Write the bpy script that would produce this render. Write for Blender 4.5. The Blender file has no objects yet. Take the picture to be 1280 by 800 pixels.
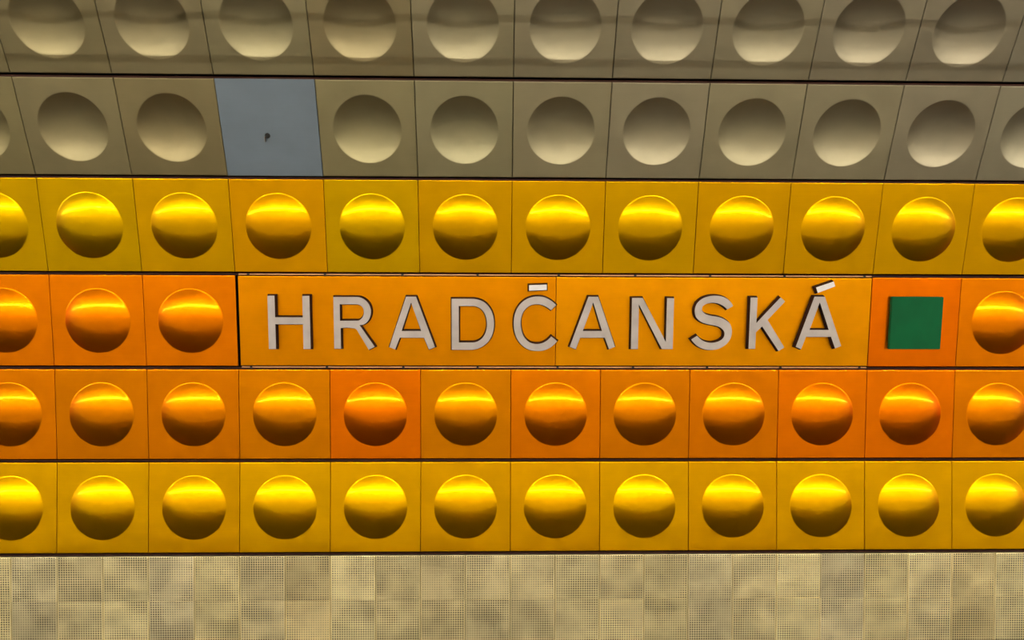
import bpy, bmesh, math, random
from mathutils import Vector, Matrix

scene = bpy.context.scene
COL = scene.collection
R = random.Random(7)

# ------------------------------------------------------------------ camera
cam_data = bpy.data.cameras.new('camera')
cam = bpy.data.objects.new('camera', cam_data)
COL.objects.link(cam)
right = Vector((0.9997, -0.02433, 0.00302))
fwd = Vector((0.0244, 0.99937, -0.02576)).normalized()
up = right.cross(fwd).normalized()
right = fwd.cross(up).normalized()
m = Matrix((right, up, -fwd)).transposed().to_4x4()
m.translation = Vector((0.0, -5.479, 1.696))
cam.matrix_world = m
cam_data.sensor_fit = 'HORIZONTAL'
cam_data.sensor_width = 36.0
cam_data.lens = 1027.2 / 1280.0 * 36.0
cam_data.clip_end = 100
scene.camera = cam

# ------------------------------------------------------------------ world, exposure
world = bpy.data.worlds.new('world')
scene.world = world
world.use_nodes = True
bg = world.node_tree.nodes['Background']
bg.inputs['Color'].default_value = (1.0, 0.93, 0.8, 1)
bg.inputs['Strength'].default_value = 0.05
vs = scene.view_settings
vs.view_transform = 'Standard'
vs.look = 'None'
vs.gamma = 1.0
vs.use_curve_mapping = False
vs.exposure = -0.52

LAMP_Y, LAMP_Z = -8.6, 4.7          # the long row of tube lamps over the platform
LAMP_EMIT = 400.0


# ------------------------------------------------------------------ materials
def new_mat(name):
    mt = bpy.data.materials.new(name)
    mt.use_nodes = True
    nt = mt.node_tree
    return mt, nt, nt.nodes['Principled BSDF']


def node(nt, kind, **kw):
    n = nt.nodes.new(kind)
    for k, v in kw.items():
        setattr(n, k, v)
    return n


def plain(name, color, metallic=0.0, rough=0.5, noise=0.0, scale=20.0, spec=0.5):
    mt, nt, b = new_mat(name)
    b.inputs['Specular IOR Level'].default_value = spec
    b.inputs['Metallic'].default_value = metallic
    b.inputs['Roughness'].default_value = rough
    b.inputs['Base Color'].default_value = (*color, 1)
    if noise:
        tc = node(nt, 'ShaderNodeTexCoord')
        nz = node(nt, 'ShaderNodeTexNoise')
        nz.inputs['Scale'].default_value = scale
        nz.inputs['Detail'].default_value = 5
        mr = node(nt, 'ShaderNodeMapRange')
        mr.inputs['From Min'].default_value = 0.3
        mr.inputs['From Max'].default_value = 0.7
        mr.inputs['To Min'].default_value = 1 - noise
        mr.inputs['To Max'].default_value = 1 + noise
        mix = node(nt, 'ShaderNodeMix', data_type='RGBA', blend_type='MULTIPLY')
        mix.inputs[0].default_value = 1
        mix.inputs[6].default_value = (*color, 1)
        nt.links.new(tc.outputs['Object'], nz.inputs['Vector'])
        nt.links.new(nz.outputs['Fac'], mr.inputs['Value'])
        nt.links.new(mr.outputs['Result'], mix.inputs[7])
        nt.links.new(mix.outputs[2], b.inputs['Base Color'])
    return mt


def anodised(name, metallic, rough, coat=0.0, wave=0.012, satin=None):
    """Pressed anodised aluminium: the dye is the object's own colour, faint brushing and
    hand-sized waviness differ from sheet to sheet."""
    mt, nt, b = new_mat(name)
    L = nt.links.new
    oi = node(nt, 'ShaderNodeObjectInfo')
    tc = node(nt, 'ShaderNodeTexCoord')
    off = node(nt, 'ShaderNodeVectorMath', operation='SCALE')
    comb = node(nt, 'ShaderNodeCombineXYZ')
    for i in range(3):
        L(oi.outputs['Random'], comb.inputs[i])
    L(comb.outputs[0], off.inputs[0])
    off.inputs['Scale'].default_value = 37.0
    add = node(nt, 'ShaderNodeVectorMath', operation='ADD')
    L(tc.outputs['Object'], add.inputs[0])
    L(off.outputs[0], add.inputs[1])
    # fine horizontal brushing
    mp = node(nt, 'ShaderNodeMapping')
    mp.inputs['Scale'].default_value = (6, 60, 260)
    L(add.outputs[0], mp.inputs['Vector'])
    br = node(nt, 'ShaderNodeTexNoise')
    br.inputs['Scale'].default_value = 1.0
    br.inputs['Detail'].default_value = 3
    L(mp.outputs[0], br.inputs['Vector'])
    # cloudy staining of the dye
    st = node(nt, 'ShaderNodeTexNoise')
    st.inputs['Scale'].default_value = 4.5
    st.inputs['Detail'].default_value = 4
    L(add.outputs[0], st.inputs['Vector'])
    mr = node(nt, 'ShaderNodeMapRange')
    mr.inputs['From Min'].default_value = 0.3
    mr.inputs['From Max'].default_value = 0.7
    mr.inputs['To Min'].default_value = 0.93
    mr.inputs['To Max'].default_value = 1.07
    L(st.outputs['Fac'], mr.inputs['Value'])
    mr2 = node(nt, 'ShaderNodeMapRange')
    mr2.inputs['From Min'].default_value = 0.3
    mr2.inputs['From Max'].default_value = 0.7
    mr2.inputs['To Min'].default_value = 0.98
    mr2.inputs['To Max'].default_value = 1.02
    L(br.outputs['Fac'], mr2.inputs['Value'])
    mu = node(nt, 'ShaderNodeMath', operation='MULTIPLY')
    L(mr.outputs[0], mu.inputs[0])
    L(mr2.outputs[0], mu.inputs[1])
    mix = node(nt, 'ShaderNodeMix', data_type='RGBA', blend_type='MULTIPLY')
    mix.inputs[0].default_value = 1
    L(oi.outputs['Color'], mix.inputs[6])
    L(mu.outputs[0], mix.inputs[7])
    L(mix.outputs[2], b.inputs['Base Color'])
    b.inputs['Metallic'].default_value = metallic
    rr = node(nt, 'ShaderNodeMapRange')
    rr.inputs['From Min'].default_value = 0.3
    rr.inputs['From Max'].default_value = 0.7
    rr.inputs['To Min'].default_value = rough - 0.015
    rr.inputs['To Max'].default_value = rough + 0.015
    L(br.outputs['Fac'], rr.inputs['Value'])
    L(rr.outputs[0], b.inputs['Roughness'])
    if coat:
        b.inputs['Coat Weight'].default_value = coat
        b.inputs['Coat Roughness'].default_value = 0.09
    # sheet waviness
    wv = node(nt, 'ShaderNodeTexNoise')
    wv.inputs['Scale'].default_value = 5.0
    wv.inputs['Detail'].default_value = 1.5
    L(add.outputs[0], wv.inputs['Vector'])
    bp = node(nt, 'ShaderNodeBump')
    bp.inputs['Strength'].default_value = 1.0
    bp.inputs['Distance'].default_value = wave
    L(wv.outputs['Fac'], bp.inputs['Height'])
    L(bp.outputs[0], b.inputs['Normal'])
    if satin:
        # the oxide skin is part satin: a second, wider lobe of the same dye
        b2 = node(nt, 'ShaderNodeBsdfPrincipled')
        b2.inputs['Metallic'].default_value = metallic
        b2.inputs['Roughness'].default_value = satin[1]
        L(mix.outputs[2], b2.inputs['Base Color'])
        L(bp.outputs[0], b2.inputs['Normal'])
        ms = node(nt, 'ShaderNodeMixShader')
        ms.inputs[0].default_value = satin[0]
        L(b.outputs[0], ms.inputs[1])
        L(b2.outputs[0], ms.inputs[2])
        L(ms.outputs[0], nt.nodes['Material Output'].inputs['Surface'])
    return mt


M_GOLD = anodised('anodised_colour', 1.0, 0.14, 0.1, 0.003, (0.72, 0.36))
M_SILVER = anodised('anodised_silver', 0.90, 0.45, 0.0, 0.004)
M_BLANK = anodised('blank_grey', 0.25, 0.5, 0.0, 0.004)
M_SIGN = anodised('sign_orange', 1.0, 0.33, 0.0, 0.002)
M_BACK = plain('dark_backing', (0.008, 0.005, 0.004), 0.0, 0.9, 0.3, 6, 0.1)
M_RAIL = plain('rail_brown', (0.035, 0.014, 0.010), 0.0, 0.8, 0.3, 12, 0.1)
M_TRIM = plain('sign_rail', (0.60, 0.30, 0.13), 0.4, 0.45, 0.15, 9)
M_CLIP = plain('dark_clip', (0.03, 0.02, 0.015), 0.3, 0.6)
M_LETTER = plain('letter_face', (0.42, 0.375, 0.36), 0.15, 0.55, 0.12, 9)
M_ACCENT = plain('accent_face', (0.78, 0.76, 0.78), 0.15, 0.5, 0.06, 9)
M_LSIDE = plain('letter_side', (0.022, 0.008, 0.005), 0.0, 0.7, 0.0, 9, 0.15)
M_GREEN = plain('green_paint', (0.0, 0.085, 0.026), 0.0, 0.6, 0.15, 5, 0.15)
M_BOLT = plain('bolt_steel', (0.25, 0.24, 0.23), 0.8, 0.4)
M_HOLE = plain('bolt_washer', (0.01, 0.01, 0.01), 0.0, 0.8)
M_CABLE = plain('cable_rubber', (0.02, 0.02, 0.02), 0.0, 0.6)
M_FLOOR = plain('platform_stone', (0.30, 0.285, 0.26), 0.0, 0.35, 0.12, 3)
M_EDGE = plain('platform_edge_bounce', (0.55, 0.53, 0.49), 0.0, 0.5, 0.1, 3)
M_TRACK = plain('track_bed', (0.02, 0.018, 0.016), 0.0, 0.9, 0.4, 8)
M_CEIL = plain('vault_plaster', (0.30, 0.28, 0.25), 0.0, 0.7, 0.1, 2)
M_FAR = plain('hall_stone', (0.72, 0.68, 0.60), 0.0, 0.5, 0.1, 2)
M_STEEL = plain('rail_steel', (0.3, 0.28, 0.26), 0.9, 0.4)


def lamp_mat():
    mt, nt, b = new_mat('lamp_tube')
    b.inputs['Emission Color'].default_value = (1.0, 0.93, 0.80, 1)
    b.inputs['Emission Strength'].default_value = LAMP_EMIT
    return mt


M_LAMP = lamp_mat()


def perforated():
    """Perforated aluminium: a square grid of small holes, 18 across a 0.3 m plate."""
    mt, nt, b = new_mat('perforated_sheet')
    L = nt.links.new
    oi = node(nt, 'ShaderNodeObjectInfo')
    tc = node(nt, 'ShaderNodeTexCoord')
    sep = node(nt, 'ShaderNodeSeparateXYZ')
    L(tc.outputs['Object'], sep.inputs[0])
    pitch = 0.01575

    def cell(sock, shift=0.0):
        d = node(nt, 'ShaderNodeMath', operation='MULTIPLY_ADD')
        d.inputs[1].default_value = 1.0 / pitch
        d.inputs[2].default_value = shift
        L(sock, d.inputs[0])
        f = node(nt, 'ShaderNodeMath', operation='FRACT')
        L(d.outputs[0], f.inputs[0])
        s = node(nt, 'ShaderNodeMath', operation='SUBTRACT')
        s.inputs[1].default_value = 0.5
        L(f.outputs[0], s.inputs[0])
        return s.outputs[0]
    cx, cz = cell(sep.outputs['X']), cell(sep.outputs['Z'], 0.5)
    cv = node(nt, 'ShaderNodeCombineXYZ')
    L(cx, cv.inputs[0])
    L(cz, cv.inputs[1])
    ln = node(nt, 'ShaderNodeVectorMath', operation='LENGTH')
    L(cv.outputs[0], ln.inputs[0])
    hole = node(nt, 'ShaderNodeMapRange')
    hole.inputs['From Min'].default_value = 0.26
    hole.inputs['From Max'].default_value = 0.37
    hole.inputs['To Min'].default_value = 1.0
    hole.inputs['To Max'].default_value = 0.0
    L(ln.outputs['Value'], hole.inputs['Value'])
    # plain margin at the two long edges and at the head
    ab = node(nt, 'ShaderNodeMath', operation='ABSOLUTE')
    L(sep.outputs['X'], ab.inputs[0])
    le = node(nt, 'ShaderNodeMath', operation='LESS_THAN')
    le.inputs[1].default_value = 9 * pitch
    L(ab.outputs[0], le.inputs[0])
    mu = node(nt, 'ShaderNodeMath', operation='MULTIPLY')
    L(hole.outputs[0], mu.inputs[0])
    L(le.outputs[0], mu.inputs[1])
    # patches where dirt fills the holes or wear lightens the sheet
    off = node(nt, 'ShaderNodeCombineXYZ')
    sc = node(nt, 'ShaderNodeMath', operation='MULTIPLY')
    sc.inputs[1].default_value = 41.0
    L(oi.outputs['Random'], sc.inputs[0])
    for i in range(3):
        L(sc.outputs[0], off.inputs[i])
    add = node(nt, 'ShaderNodeVectorMath', operation='ADD')
    L(tc.outputs['Object'], add.inputs[0])
    L(off.outputs[0], add.inputs[1])
    nz = node(nt, 'ShaderNodeTexNoise')
    nz.inputs['Scale'].default_value = 6.0
    nz.inputs['Detail'].default_value = 2
    L(add.outputs[0], nz.inputs['Vector'])
    fill = node(nt, 'ShaderNodeMapRange')
    fill.inputs['From Min'].default_value = 0.35
    fill.inputs['From Max'].default_value = 0.6
    fill.inputs['To Min'].default_value = 0.45
    fill.inputs['To Max'].default_value = 1.0
    L(nz.outputs['Fac'], fill.inputs['Value'])
    mu2 = node(nt, 'ShaderNodeMath', operation='MULTIPLY')
    L(mu.outputs[0], mu2.inputs[0])
    L(fill.outputs[0], mu2.inputs[1])
    n2 = node(nt, 'ShaderNodeTexNoise')
    n2.inputs['Scale'].default_value = 5.0
    n2.inputs['Detail'].default_value = 3
    L(add.outputs[0], n2.inputs['Vector'])
    mr = node(nt, 'ShaderNodeMapRange')
    mr.inputs['From Min'].default_value = 0.3
    mr.inputs['From Max'].default_value = 0.7
    mr.inputs['To Min'].default_value = 0.85
    mr.inputs['To Max'].default_value = 1.15
    L(n2.outputs['Fac'], mr.inputs['Value'])
    base = node(nt, 'ShaderNodeMix', data_type='RGBA', blend_type='MULTIPLY')
    base.inputs[0].default_value = 1
    L(oi.outputs['Color'], base.inputs[6])
    L(mr.outputs[0], base.inputs[7])
    mix = node(nt, 'ShaderNodeMix', data_type='RGBA')
    L(mu2.outputs[0], mix.inputs[0])
    L(base.outputs[2], mix.inputs[6])
    mix.inputs[7].default_value = (0.02, 0.014, 0.006, 1)
    L(mix.outputs[2], b.inputs['Base Color'])
    inv = node(nt, 'ShaderNodeMath', operation='MULTIPLY_ADD')
    inv.inputs[1].default_value = -0.6
    inv.inputs[2].default_value = 0.6
    L(mu2.outputs[0], inv.inputs[0])
    L(inv.outputs[0], b.inputs['Metallic'])
    b.inputs['Roughness'].default_value = 0.45
    wv = node(nt, 'ShaderNodeTexNoise')
    wv.inputs['Scale'].default_value = 5.0
    wv.inputs['Detail'].default_value = 0.5
    L(add.outputs[0], wv.inputs['Vector'])
    bp = node(nt, 'ShaderNodeBump')
    bp.inputs['Distance'].default_value = 0.02
    L(wv.outputs['Fac'], bp.inputs['Height'])
    L(bp.outputs[0], b.inputs['Normal'])
    return mt


M_PERF = perforated()


# ------------------------------------------------------------------ helpers
def link(name, mesh, mats=None, parent=None, loc=None, rx=None, color=None):
    o = bpy.data.objects.new(name, mesh)
    COL.objects.link(o)
    if mats is not None and not mesh.materials:
        for mt in (mats if isinstance(mats, (list, tuple)) else [mats]):
            mesh.materials.append(mt)
    if parent:
        o.parent = parent
    if loc is not None:
        o.location = loc
    if rx is not None:
        o.rotation_euler = (rx, 0, 0)
    if color is not None:
        o.color = (*color, 1)
    return o


def from_bm(name, bm, smooth=False):
    me = bpy.data.meshes.new(name)
    bmesh.ops.recalc_face_normals(bm, faces=bm.faces)
    for f in bm.faces:
        f.smooth = smooth
    bm.to_mesh(me)
    bm.free()
    return me


def box_bm(bm, x0, x1, y0, y1, z0, z1):
    v = [bm.verts.new(p) for p in ((x0, y0, z0), (x1, y0, z0), (x1, y1, z0), (x0, y1, z0),
                                   (x0, y0, z1), (x1, y0, z1), (x1, y1, z1), (x0, y1, z1))]
    for f in ((0, 1, 5, 4), (1, 2, 6, 5), (2, 3, 7, 6), (3, 0, 4, 7), (4, 5, 6, 7), (3, 2, 1, 0)):
        bm.faces.new([v[i] for i in f])
    return v


def box_mesh(name, *a, bevel=0.0, seg=2):
    bm = bmesh.new()
    box_bm(bm, *a)
    if bevel:
        bmesh.ops.bevel(bm, geom=bm.edges[:], offset=bevel, segments=seg, affect='EDGES')
    return from_bm(name, bm)


def tube_mesh(name, r, x0, x1, y=0, z=0, n=16):
    bm = bmesh.new()
    a = [bm.verts.new((x0, y + r * math.cos(2 * math.pi * i / n), z + r * math.sin(2 * math.pi * i / n))) for i in range(n)]
    c = [bm.verts.new((x1, v.co.y, v.co.z)) for v in a]
    for i in range(n):
        bm.faces.new((a[i], a[(i + 1) % n], c[(i + 1) % n], c[i]))
    bm.faces.new(a)
    bm.faces.new(c[::-1])
    me = from_bm(name, bm, True)
    return me


# ------------------------------------------------------------------ wall layout (metres)
W = 0.60191                 # column module
X0 = 0.127                  # joint between column -1 and column 0
PW = W - 0.0028             # sheet width
PH = 0.600                  # sheet height
# rows from the bottom: (y, z) of the lower and of the upper edge of the sheet's face
ROWS = {6: ((0.0000, 0.0000), (0.0196, 0.5997)),
        5: ((0.0196, 0.6224), (0.0000, 1.2220)),
        4: ((-0.0015, 1.2458), (-0.0581, 1.8431)),
        3: ((-0.0618, 1.8665), (-0.1926, 2.4521)),
        2: ((-0.1992, 2.4718), (-0.4489, 3.0174)),
        1: ((-0.4597, 3.0379), (-0.7636, 3.5552))}
C0, C1 = -9, 9              # columns built


def row_frame(r):
    (y0, z0), (y1, z1) = ROWS[r]
    return (y0 + y1) / 2, (z0 + z1) / 2, math.atan2(y0 - y1, z1 - z0)


# ------------------------------------------------------------------ the setting
bm = bmesh.new()
prof = [(0.08, -2.65)]
for r in (6, 5, 4, 3, 2, 1):
    y, z, t = row_frame(r)
    for s in (-0.3, 0.3):
        prof.append((y - s * math.sin(t) + 0.078 * math.cos(t), z + s * math.cos(t) + 0.078 * math.sin(t)))
prof = sorted(prof, key=lambda p: p[1])
XA, XB = -30.0, 30.0
va = [bm.verts.new((XA, y, z)) for y, z in prof] + [bm.verts.new((XA, y + 0.25, z + 0.02)) for y, z in reversed(prof)]
vb = [bm.verts.new((XB, v.co.y, v.co.z)) for v in va]
n = len(va)
for i in range(n):
    bm.faces.new((va[i], va[(i + 1) % n], vb[(i + 1) % n], vb[i]))
bm.faces.new(va)
bm.faces.new(vb[::-1])
wall = link('wall_back', from_bm('wall_back', bm), M_BACK)
wall['kind'] = 'structure'
wall['label'] = 'curved station wall clad in rows of dished and domed metal panels'


def structure(name, mesh, mat):
    o = link(name, mesh, mat)
    o['kind'] = 'structure'
    return o


EDGE_Y, PLAT_Z = -5.7, -1.0     # platform edge and level, placed for their reflection in the panels
floor = structure('floor', box_mesh('floor', XA, XB, -11.2, EDGE_Y, -1.35, PLAT_Z), M_FLOOR)
structure('trim_1', box_mesh('trim_1', XA, XB, EDGE_Y, EDGE_Y + 1.25, -2.65, PLAT_Z), M_EDGE)  # unseen pale edge strip, added to brighten the lower panel rows
track = structure('trim_2', box_mesh('trim_2', XA, XB, EDGE_Y, 0.30, -2.85, -2.65), M_TRACK)
for ry in (-3.2, -1.2):
    link('running_rail', box_mesh('running_rail', XA, XB, ry - 0.035, ry + 0.035, -2.65, -2.5, bevel=0.012), M_STEEL, track)
structure('wall_front', box_mesh('wall_front', XA, XB, -11.4, -11.2, -1.2, 3.5), M_FAR)
# vault from the head of the panelled wall over the platform to the far wall
bm = bmesh.new()
pts = [(-0.78, 3.62), (-1.6, 4.55), (-2.8, 5.35), (-4.2, 5.8), (-5.8, 5.95), (-7.6, 5.8), (-9.2, 5.25), (-10.4, 4.5), (-11.4, 3.5)]
va = [bm.verts.new((XA, y, z)) for y, z in pts] + [bm.verts.new((XA, y, z + 0.22)) for y, z in reversed(pts)]
vb = [bm.verts.new((XB, v.co.y, v.co.z)) for v in va]
n = len(va)
for i in range(n):
    bm.faces.new((va[i], va[(i + 1) % n], vb[(i + 1) % n], vb[i]))
bm.faces.new(va)
bm.faces.new(vb[::-1])
ceiling = structure('ceiling', from_bm('ceiling', bm), M_CEIL)
for nm, xe in (('wall_left', XA), ('wall_right', XB)):
    structure(nm, box_mesh(nm, xe - 0.1, xe + 0.1, -11.4, 0.3, -2.8, 6.2), M_FAR)  # unseen end walls, added to lighten what the dome sides reflect
# the row of tube lamps hung under the vault
tube = tube_mesh('tube_lamp', 0.022, -0.73, 0.73)
for i in range(-19, 20):
    link('tube_lamp', tube, M_LAMP, ceiling, (i * 1.5, LAMP_Y, LAMP_Z))


# ------------------------------------------------------------------ panels
A = 0.211                   # radius of the pressed dome or dish
D = 0.060                   # its depth
FIL = 0.005                 # fillet where it leaves the sheet
NSEG = 96


def plate_mesh(name, hole=True, w=PW, h=PH, depth=0.012, lip=0.0035, lip_top=None, lip_low=None):
    bm = bmesh.new()
    hw, hh = w / 2, h / 2

    def sq(i, ix, iz):
        a = 2 * math.pi * i / NSEG
        c, s = math.cos(a), math.sin(a)
        k = 1.0 / max(abs(c), abs(s))
        return c * k * ix, s * k * (iz[0] if s > 0 else iz[1])
    lt = lip if lip_top is None else lip_top
    ll = lip if lip_low is None else lip_low
    rings = []
    if hole:
        rr = A + FIL
        rings.append([(rr * math.cos(2 * math.pi * i / NSEG), 0.0, rr * math.sin(2 * math.pi * i / NSEG)) for i in range(NSEG)])
        rings.append([(x, 0.0, z) for x, z in (sq(i, hw - lip, (hh - lt, hh - ll)) for i in range(NSEG))])
    else:
        rings.append([(x, 0.0, z) for x, z in (sq(i, hw - lip, (hh - lt, hh - ll)) for i in range(NSEG))])
    for k in (1, 2, 3):
        th = math.pi / 2 * k / 3
        q = 1 - math.sin(th)
        rings.append([(x, lip * (1 - math.cos(th)), z) for x, z in
                      (sq(i, hw - lip * q, (hh - lt * q, hh - ll * q)) for i in range(NSEG))])
    rings.append([(x, depth, z) for x, z in (sq(i, hw, (hh, hh)) for i in range(NSEG))])
    vr = [[bm.verts.new(p) for p in ring] for ring in rings]
    for a, b in zip(vr[:-1], vr[1:]):
        for i in range(NSEG):
            bm.faces.new((a[i], a[(i + 1) % NSEG], b[(i + 1) % NSEG], b[i]))
    if not hole:
        bm.faces.new(vr[0])
    me = from_bm(name, bm)
    return me


def dome_mesh(name, sign):
    """sign -1: bulges towards the platform, +1: dished into the wall."""
    bm = bmesh.new()
    rs = (A * A + D * D) / (2 * D)
    phi = math.asin(A / rs)
    prof = []
    rf = FIL / math.tan(phi / 2) * 0.5   # fillet blends sheet into cap
    # fillet: quadratic blend from the sheet at A+FIL to the cap at A-FIL
    pa = (A + FIL, 0.0)
    ra = A - FIL
    da = math.sqrt(rs * rs - ra * ra) - (rs - D)
    pb = (ra, da)
    pc = (A, 0.0)
    for k in range(0, 6):
        t = k / 5
        prof.append(tuple((1 - t) ** 2 * pa[j] + 2 * t * (1 - t) * pc[j] + t * t * pb[j] for j in (0, 1)))
    for k in range(1, 20):
        r = ra * (1 - k / 20)
        prof.append((r, math.sqrt(rs * rs - r * r) - (rs - D)))
    rings = []
    for r, h in prof:
        rings.append([bm.verts.new((r * math.cos(2 * math.pi * i / NSEG), sign * h, r * math.sin(2 * math.pi * i / NSEG))) for i in range(NSEG)])
    for a, b in zip(rings[:-1], rings[1:]):
        for i in range(NSEG):
            bm.faces.new((a[i], a[(i + 1) % NSEG], b[(i + 1) % NSEG], b[i]))
    top = bm.verts.new((0, sign * D, 0))
    for i in range(NSEG):
        bm.faces.new((rings[-1][i], rings[-1][(i + 1) % NSEG], top))
    me = from_bm(name, bm, True)
    # normals towards -y
    if me.polygons[NSEG * 10].normal.y > 0:
        me.flip_normals()
    return me


ME_PLATE = plate_mesh('panel_sheet')
ME_FLAT = plate_mesh('flat_sheet', hole=False)
ME_PLATE_S = plate_mesh('panel_sheet', lip=0.0055)
ME_FLAT_G = ME_FLAT.copy()
ME_FLAT_O = ME_FLAT.copy()
ME_DOME = dome_mesh('dome', -1)
ME_DISH = dome_mesh('dish', +1)


def srgb(r, g, b):
    f = lambda c: (c / 255 / 12.92) if c / 255 <= 0.04045 else ((c / 255 + 0.055) / 1.055) ** 2.4
    return f(r), f(g), f(b)


# dye of each sheet, by row and column
YEL3 = {-6: (210, 166, 0), -5: (210, 166, 0), -4: (217, 164, 0), -3: (225, 160, 0), -2: (210, 166, 0), -1: (215, 160, 0),
        0: (219, 164, 0), 1: (215, 164, 0), 2: (217, 160, 0), 3: (219, 162, 0), 4: (219, 164, 0), 5: (219, 162, 0)}
ORA4 = {-6: (242, 132, 0), -5: (240, 130, 0), -4: (240, 130, 0), 4: (246, 120, 0), 5: (240, 132, 0)}
ORA5 = {-6: (232, 132, 0), -5: (226, 132, 0), -4: (230, 132, 0), -3: (230, 138, 0), -2: (244, 124, 0), -1: (226, 138, 0),
        0: (240, 132, 0), 1: (232, 134, 0), 2: (236, 132, 0), 3: (246, 128, 0), 4: (246, 126, 0), 5: (238, 134, 0)}
YEL6 = {-6: (240, 181, 0), -5: (240, 181, 0), -4: (240, 177, 0), -3: (242, 183, 0), -2: (244, 183, 0), -1: (240, 177, 0),
        0: (244, 179, 0), 1: (244, 183, 0), 2: (242, 177, 0), 3: (244, 181, 0), 4: (244, 181, 0), 5: (244, 181, 0)}
SIL1 = {-6: (188, 176, 132), -5: (184, 172, 130), -4: (188, 176, 136), -3: (190, 180, 140), -2: (186, 172, 130), -1: (194, 184, 148),
        0: (192, 182, 150), 1: (190, 180, 150), 2: (194, 184, 152), 3: (192, 182, 154), 4: (188, 178, 152), 5: (190, 182, 158)}
SIL2 = {-6: (188, 176, 130), -5: (188, 176, 134), -4: (186, 172, 128), -2: (194, 184, 140), -1: (194, 186, 146),
        0: (196, 186, 150), 1: (198, 188, 156), 2: (198, 188, 152), 3: (198, 188, 154), 4: (194, 184, 156), 5: (198, 190, 162)}
DYE = {1: SIL1, 2: SIL2, 3: YEL3, 4: ORA4, 5: ORA5, 6: YEL6}
SIGN_COLS = range(-3, 4)
BLANK = (2, -3)
PLAQUE = (4, 4)

for r in (1, 2, 3, 4, 5, 6):
    y, z, t = row_frame(r)
    pal = DYE[r]
    keys = sorted(pal)
    for c in range(C0, C1):
        if r == 4 and c in SIGN_COLS:
            continue
        loc = (X0 + (c + 0.5) * W, y, z)
        if (r, c) == BLANK:
            pb = link('blank_panel', ME_FLAT_G, M_BLANK, wall, loc, t, srgb(100, 113, 126))
            pb['label'] = 'flat blue grey panel without a dish'
            bm = bmesh.new()
            bmesh.ops.create_cone(bm, cap_ends=True, segments=16, radius1=0.017, radius2=0.015, depth=0.006,
                                  matrix=Matrix.Translation((-0.020, -0.003, -0.043)) @ Matrix.Rotation(math.pi / 2, 4, 'X'))
            link('washer', from_bm('washer', bm), M_HOLE, pb)
            bm = bmesh.new()
            box_bm(bm, -0.0345, -0.0305, -0.030, 0.0, -0.078, -0.045)
            bmesh.ops.bevel(bm, geom=bm.edges[:], offset=0.001, segments=1, affect='EDGES')
            link('bolt', from_bm('bolt', bm), M_BOLT, pb)
            continue
        col = srgb(*pal.get(c, pal[R.choice(keys)]))
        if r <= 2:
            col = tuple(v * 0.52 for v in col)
        if (r, c) == PLAQUE:
            pp = link('blank_panel', ME_FLAT_O, M_GOLD, wall, loc, t, col)
            pp['label'] = 'flat deep orange panel behind the green square'
            continue
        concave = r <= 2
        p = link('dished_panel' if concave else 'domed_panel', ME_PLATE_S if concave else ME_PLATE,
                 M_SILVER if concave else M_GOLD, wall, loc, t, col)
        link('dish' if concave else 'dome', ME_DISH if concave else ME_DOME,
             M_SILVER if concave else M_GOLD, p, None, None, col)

# dark rails seen in the open joints between the rows
for r in (6, 5, 4, 3, 2):
    (yb, zb), (yt, zt) = ROWS[r]
    (y2, z2), _ = ROWS[r - 1]
    ym, zm = (yt + y2) / 2, (zt + z2) / 2
    link('joint_rail', box_mesh('joint_rail', XA + 0.1, XB - 0.1, ym + 0.014, ym + 0.036, zm - 0.008, zm + 0.004), M_RAIL, wall)
link('joint_rail', box_mesh('joint_rail', XA + 0.1, XB - 0.1, 0.012, 0.036, -0.022, -0.012), M_RAIL, wall)

# perforated plates below the coloured rows, two to a column
PPW, PPH = W / 2 - 0.0022, 19 * 0.01575
ME_PERF = (plate_mesh('perforated_sheet', hole=False, w=PPW, h=PPH, depth=0.02, lip=0.004, lip_top=0.007, lip_low=0.0006),
           plate_mesh('perforated_sheet', hole=False, w=PPW, h=PPH, depth=0.02, lip=0.004, lip_top=0.0006))
PTONE = {0: (206, 196, 150), 1: (196, 184, 138), 2: (206, 198, 150), 3: (188, 182, 148), 4: (200, 190, 142), 5: (186, 172, 122),
         6: (204, 194, 142), 7: (196, 188, 142), 8: (206, 196, 152), 9: (184, 178, 150)}
for k in range(2 * C0, 2 * C1):
    q = (k * 7 + (k // 3) * 5) % 10
    dx = 0.004 * math.sin(k * 1.7)
    for j in range(2):
        tone = [min(255, 0.5 * v + 0.5 * u + 14) for v, u in zip(PTONE[q], (238, 220, 166))]
        f = R.choice((1, 1, 0.95, 1.06))
        tone = [min(255, v * f) for v in tone]
        o = link('perforated_panel', ME_PERF[j], M_PERF, wall,
                 (X0 + (k + 0.5) * W / 2, 0.0, -0.027 - PPH * (j + 0.5) - 0.0002 * j), None, srgb(*tone))
        o.rotation_euler = (R.uniform(-0.012, 0.012), 0, R.uniform(-0.004, 0.004))

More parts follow.
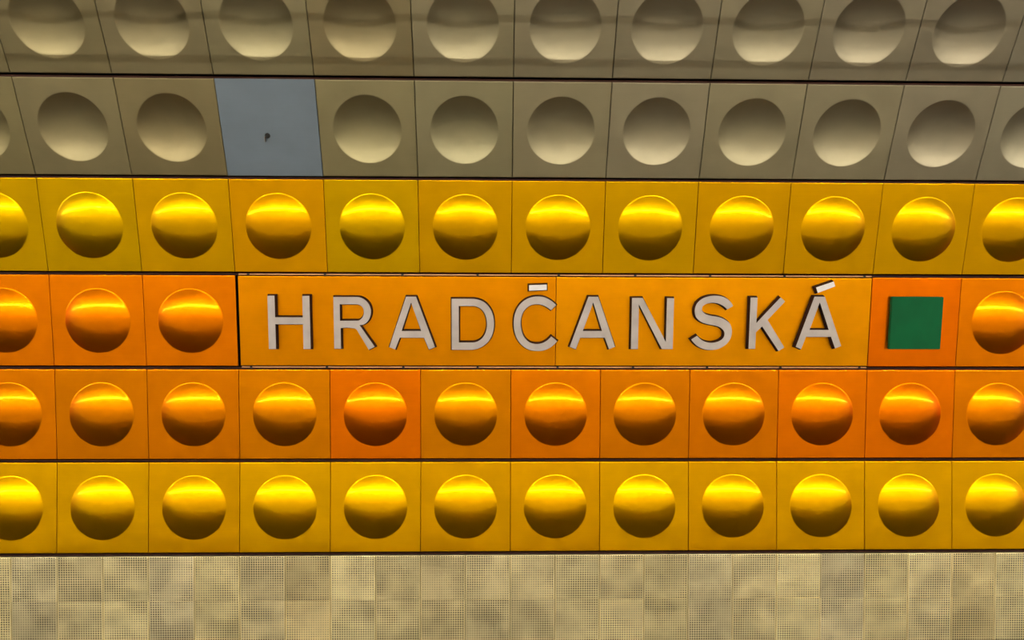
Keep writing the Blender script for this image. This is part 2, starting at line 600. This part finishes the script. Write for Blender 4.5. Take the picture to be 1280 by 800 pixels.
# ------------------------------------------------------------------ station sign
sy, sz, st = row_frame(4)
SX = X0 + 0.5 * W
sign = bpy.data.objects.new('station_sign', None)
COL.objects.link(sign)
sign.location = (SX, sy, sz)
sign.rotation_euler = (st, 0, 0)
sign['label'] = 'long flat orange station sign with raised grey letters reading HRADČANSKÁ'
sign['category'] = 'sign'
for x0, x1, c in ((-2.091, -0.0055, (230, 144, 2)), (-0.0025, 2.104, (240, 156, 4))):
    w = x1 - x0
    me = plate_mesh('sign_board', hole=False, w=w, h=0.594, depth=0.03, lip=0.003)
    link('sign_board', me, M_SIGN, sign, ((x0 + x1) / 2, 0.001, 0.0), None, srgb(*c))
for s in (1, -1):
    zc = 0.3085 * s
    rail = link('edge_rail', box_mesh('edge_rail', -2.088, 2.104, 0.006, 0.020, zc - 0.004, zc + 0.004, bevel=0.0015), M_TRIM, sign)
    for xc in (-2.024, -1.524, -1.017, -0.523, 0.012, 0.519, 1.019, 1.516, 2.054):
        link('clip', box_mesh('clip', xc - 0.008, xc + 0.008, 0.000, 0.006, zc - 0.0065, zc + 0.0065, bevel=0.0015), M_CLIP, rail)

LT = 0.045
FLARE = 0.008
GLYPHS = [
    ('H', [[(-1.890, 0.172), (-1.8435, 0.172), (-1.8435, 0.031), (-1.6640, 0.031), (-1.6640, 0.172), (-1.6175, 0.172), (-1.6175, -0.1785),
            (-1.6640, -0.1785), (-1.6640, -0.015), (-1.8435, -0.015), (-1.8435, -0.1785), (-1.890, -0.1785)]]),
    ('R', [[(-1.4630, 0.1653), (-1.3153, 0.1653), (-1.2861, 0.1618), (-1.2571, 0.1461), (-1.2335, 0.1199), (-1.2203, 0.0838),
            (-1.2222, 0.0476), (-1.2344, 0.0159), (-1.253, -0.0053), (-1.2741, -0.0165), (-1.2957, -0.0186), (-1.1979, -0.1629),
            (-1.2375, -0.1829), (-1.3113, -0.055), (-1.3222, -0.0438), (-1.3385, -0.0400), (-1.4190, -0.0400), (-1.4190, -0.1760), (-1.4630, -0.1760)],
           [(-1.4225, 0.1176), (-1.3162, 0.1176), (-1.2902, 0.1119), (-1.2736, 0.0968), (-1.2661, 0.0738), (-1.2685, 0.0475),
            (-1.2819, 0.0244), (-1.3082, 0.0095), (-1.4225, 0.0090)]]),
    ('A', [[(-0.9899, 0.1687), (-0.9247, 0.1687), (-0.8027, -0.1649), (-0.8422, -0.1803), (-0.8745, -0.1020), (-1.0333, -0.1020),
            (-1.0643, -0.1805), (-1.1035, -0.1652)],
           [(-0.9570, 0.1306), (-0.8925, -0.0575), (-1.0210, -0.0575)]]),
    ('D', [[(-0.6925, 0.1557), (-0.5589, 0.1557), (-0.5229, 0.1516), (-0.4868, 0.1379), (-0.4573, 0.1142), (-0.4343, 0.0813),
            (-0.4191, 0.0397), (-0.4143, -0.0066), (-0.4188, -0.0564), (-0.4339, -0.0997), (-0.4569, -0.1330), (-0.4878, -0.1578),
            (-0.5294, -0.1765), (-0.5722, -0.1820), (-0.6925, -0.1820)],
           [(-0.6457, 0.1086), (-0.5556, 0.1086), (-0.5261, 0.1035), (-0.4999, 0.0891), (-0.4782, 0.0627), (-0.4644, 0.0264),
            (-0.4604, -0.0101), (-0.4649, -0.0499), (-0.4800, -0.0885), (-0.5030, -0.1145), (-0.5327, -0.1298), (-0.5590, -0.1333), (-0.6457, -0.1333)]]),
    ('C', [[(-0.0059, 0.1155), (-0.0438, 0.1478), (-0.0848, 0.1674), (-0.1295, 0.1726), (-0.1787, 0.1645), (-0.2244, 0.1393),
            (-0.2603, 0.0963), (-0.2797, 0.0467), (-0.2847, -0.0063), (-0.2791, -0.0595), (-0.2590, -0.1127), (-0.2257, -0.1540),
            (-0.1825, -0.1807), (-0.1328, -0.1893), (-0.0832, -0.1845), (-0.0371, -0.1624), (0.0035, -0.1236), (-0.0365, -0.0923),
            (-0.0640, -0.1190), (-0.0969, -0.1371), (-0.1332, -0.1425), (-0.1730, -0.1345), (-0.2062, -0.1093), (-0.2263, -0.0747),
            (-0.2364, -0.0328), (-0.2381, 0.0137), (-0.2304, 0.0514), (-0.2109, 0.0865), (-0.1815, 0.1111), (-0.1422, 0.1217),
            (-0.1027, 0.1179), (-0.0696, 0.1035), (-0.0398, 0.0824)]]),
    ('A', [[(0.206, 0.1724), (0.2699, 0.1724), (0.3875, -0.1604), (0.3480, -0.1765), (0.3186, -0.0998), (0.1542, -0.0998),
            (0.1268, -0.1766), (0.0868, -0.1608)], [(0.2376, 0.1341), (0.2992, -0.0550), (0.1720, -0.0550)]]),
    ('N', [[(0.4935, 0.1647), (0.5645, 0.1647), (0.7250, -0.1276), (0.7250, 0.1640), (0.7717, 0.1640), (0.7717, -0.1745),
            (0.6994, -0.1745), (0.5397, 0.1217), (0.5397, -0.1749), (0.4935, -0.1749)]]),
    ('S', [[(1.1657, 0.1136), (1.1377, 0.1486), (1.1024, 0.1711), (1.0555, 0.1809), (1.0026, 0.1774), (0.9535, 0.1580), (0.9208, 0.1228),
            (0.9109, 0.0796), (0.9208, 0.0398), (0.9517, 0.0098), (0.9922, -0.0067), (1.0492, -0.0179), (1.0898, -0.0332), (1.1121, -0.0599),
            (1.1119, -0.0901), (1.0927, -0.1136), (1.0598, -0.1284), (1.0199, -0.1325), (0.9862, -0.1252), (0.9556, -0.1085), (0.9315, -0.0857),
            (0.8936, -0.1106), (0.9269, -0.1474), (0.9745, -0.1729), (1.0282, -0.1808), (1.0814, -0.1713), (1.1304, -0.1403), (1.1588, -0.0933),
            (1.1624, -0.0464), (1.1489, -0.0064), (1.1145, 0.0222), (1.0739, 0.0388), (1.0136, 0.0493), (0.9745, 0.0645), (0.9578, 0.0864),
            (0.9617, 0.1097), (0.9844, 0.1263), (1.0240, 0.1344), (1.0640, 0.1299), (1.0991, 0.1134), (1.1266, 0.0902)]]),
    ('K', [[(1.2790, 0.1703), (1.3248, 0.1703), (1.3248, 0.0007), (1.4783, 0.1709), (1.5095, 0.1444), (1.3981, 0.0209), (1.5188, -0.1632),
            (1.4809, -0.1869), (1.3645, -0.0226), (1.3235, -0.0608), (1.3235, -0.1724), (1.2790, -0.1724)]]),
    ('A', [[(1.7048, 0.1770), (1.7736, 0.1770), (1.9010, -0.1525), (1.8601, -0.1694), (1.8290, -0.0908), (1.6611, -0.0908),
            (1.6315, -0.1745), (1.5951, -0.1584)], [(1.7421, 0.1385), (1.8119, -0.0452), (1.6823, -0.0452)]]),
]
ACCENTS = {4: ('caron', [(-0.1859, 0.2467), (-0.0692, 0.2510), (-0.0688, 0.2155), (-0.1856, 0.2099)]),
           9: ('acute_accent', [(1.7117, 0.2379), (1.8264, 0.2781), (1.8394, 0.2463), (1.7269, 0.2015)])}


def smooth_loop(pts):
    """Round the gently turning corners of an outline; sharp ones and long straights stay."""
    P = [Vector(p) for p in pts]
    n = len(P)
    tan = []
    for i in range(n):
        a, b = P[i] - P[i - 1], P[(i + 1) % n] - P[i]
        ang = a.angle(b)
        if not (0.03 < ang < 0.75):
            tan.append(None)
        elif a.length > 0.085 and b.length < 0.085:
            tan.append(a.normalized())
        elif b.length > 0.085 and a.length < 0.085:
            tan.append(b.normalized())
        else:
            tan.append((a.normalized() * b.length + b.normalized() * a.length).normalized())
    out = []
    for i in range(n):
        j = (i + 1) % n
        p, q = P[i], P[j]
        d = q - p
        out.append(p)
        if d.length > 0.085 or (tan[i] is None and tan[j] is None):
            continue
        t0 = tan[i] if tan[i] is not None else None
        t1 = tan[j] if tan[j] is not None else None
        if t0 is None:
            t0 = (2 * d.normalized() - t1).normalized()
        if t1 is None:
            t1 = (2 * d.normalized() - t0).normalized()
        L = d.length
        for s in (0.25, 0.5, 0.75):
            h00, h10, h01, h11 = 2 * s**3 - 3 * s**2 + 1, s**3 - 2 * s**2 + s, -2 * s**3 + 3 * s**2, s**3 - s**2
            out.append(p * h00 + t0 * (L * h10) + q * h01 + t1 * (L * h11))
    return out


def glyph_mesh(name, loops, face, thick=LT, tilt=0.0):
    """A solid letter: front at -thick, back on the board, sides of their own colour."""
    loops = [smooth_loop(l) for l in loops]
    from mathutils.geometry import delaunay_2d_cdt
    verts, faces_in = [], []
    for l in loops:
        k = len(verts)
        verts += [v.copy() for v in l]
        faces_in.append(list(range(k, k + len(l))))
    edges = [(f[i], f[(i + 1) % len(f)]) for f in faces_in for i in range(len(f))]
    ov, oe, of, *_ = delaunay_2d_cdt(verts, edges, [], 0, 1e-6)

    def inside(p):
        c = False
        for l in loops:
            for i in range(len(l)):
                a, b = l[i], l[i - 1]
                if (a.y > p.y) != (b.y > p.y) and p.x < (b.x - a.x) * (p.y - a.y) / (b.y - a.y) + a.x:
                    c = not c
        return c
    bm = bmesh.new()
    cyy = sum(v.y for v in loops[0]) / len(loops[0])
    fr = [bm.verts.new((v.x, -thick + tilt * (v.y - cyy), v.y)) for v in ov]
    bk = [bm.verts.new((v.x, -0.004, v.y)) for v in ov]
    use = {}
    for f in of:
        cpt = sum((ov[i] for i in f), Vector((0, 0))) / len(f)
        if not inside(cpt):
            continue
        bm.faces.new([fr[i] for i in f]).material_index = 0
        bm.faces.new([bk[i] for i in reversed(f)]).material_index = 1
        for i in range(len(f)):
            e = (f[i], f[(i + 1) % len(f)])
            if (e[1], e[0]) in use:
                del use[(e[1], e[0])]
            else:
                use[e] = 1
    # dark sides; their flare at the board also stands in for shadow under letters
    nrm = {}
    for a, b in use:
        d = (ov[b] - ov[a]).normalized()
        for k in (a, b):
            nrm.setdefault(k, []).append(Vector((d.y, -d.x)))
    for k, ns in nrm.items():
        q = sum(ns, Vector((0, 0)))
        if q.length > 0.3:
            q = q / q.length * (FLARE * min(1.6, 2 / q.length))
            bk[k].co.x += q.x
            bk[k].co.z += q.y
    for a, b in use:
        bm.faces.new((fr[b], fr[a], bk[a], bk[b])).material_index = 1
    for v in [v for v in bm.verts if not v.link_faces]:
        bm.verts.remove(v)
    me = from_bm(name, bm)
    me.materials.append(face)
    me.materials.append(M_LSIDE)
    return me


for i, (ch, loops) in enumerate(GLYPHS):
    lt = link('letter', glyph_mesh('letter', loops, M_LETTER), None, sign)
    lt['label'] = 'raised grey letter ' + {4: 'Č', 9: 'Á'}.get(i, ch)
    if i in ACCENTS:
        nm, l = ACCENTS[i]
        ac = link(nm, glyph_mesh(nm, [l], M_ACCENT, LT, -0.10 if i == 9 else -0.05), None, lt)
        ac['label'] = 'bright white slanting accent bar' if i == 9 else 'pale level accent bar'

# ------------------------------------------------------------------ green square on the flat orange panel
py, pz, pt = row_frame(4)
bm = bmesh.new()
box_bm(bm, -0.174, 0.174, -0.034, -0.006, -0.176, 0.176)
bmesh.ops.bevel(bm, geom=bm.edges[:], offset=0.003, segments=2, affect='EDGES')
gp = bpy.data.objects.new('square_plaque', None)
COL.objects.link(gp)
gp.location = (SX + 2.4045, py, pz)
gp.rotation_euler = (pt, 0, 0)
gp['label'] = 'green square plaque on the flat orange panel right of the sign'
gp['category'] = 'plaque'
link('face_plate', from_bm('face_plate', bm), M_GREEN, gp)
link('mounting_pad', box_mesh('mounting_pad', -0.14, 0.14, -0.006, 0.0, -0.14, 0.14), M_CLIP, gp)

# ------------------------------------------------------------------ two cables strung along above the frame (their shadows cross row 1)
for cyy, czz, rr in ((-1.5, 3.482, 0.0145), (-1.5, 3.311, 0.0155)):
    link('cable', tube_mesh('cable', rr, XA + 0.2, XB - 0.2, cyy, czz), M_CABLE, ceiling)
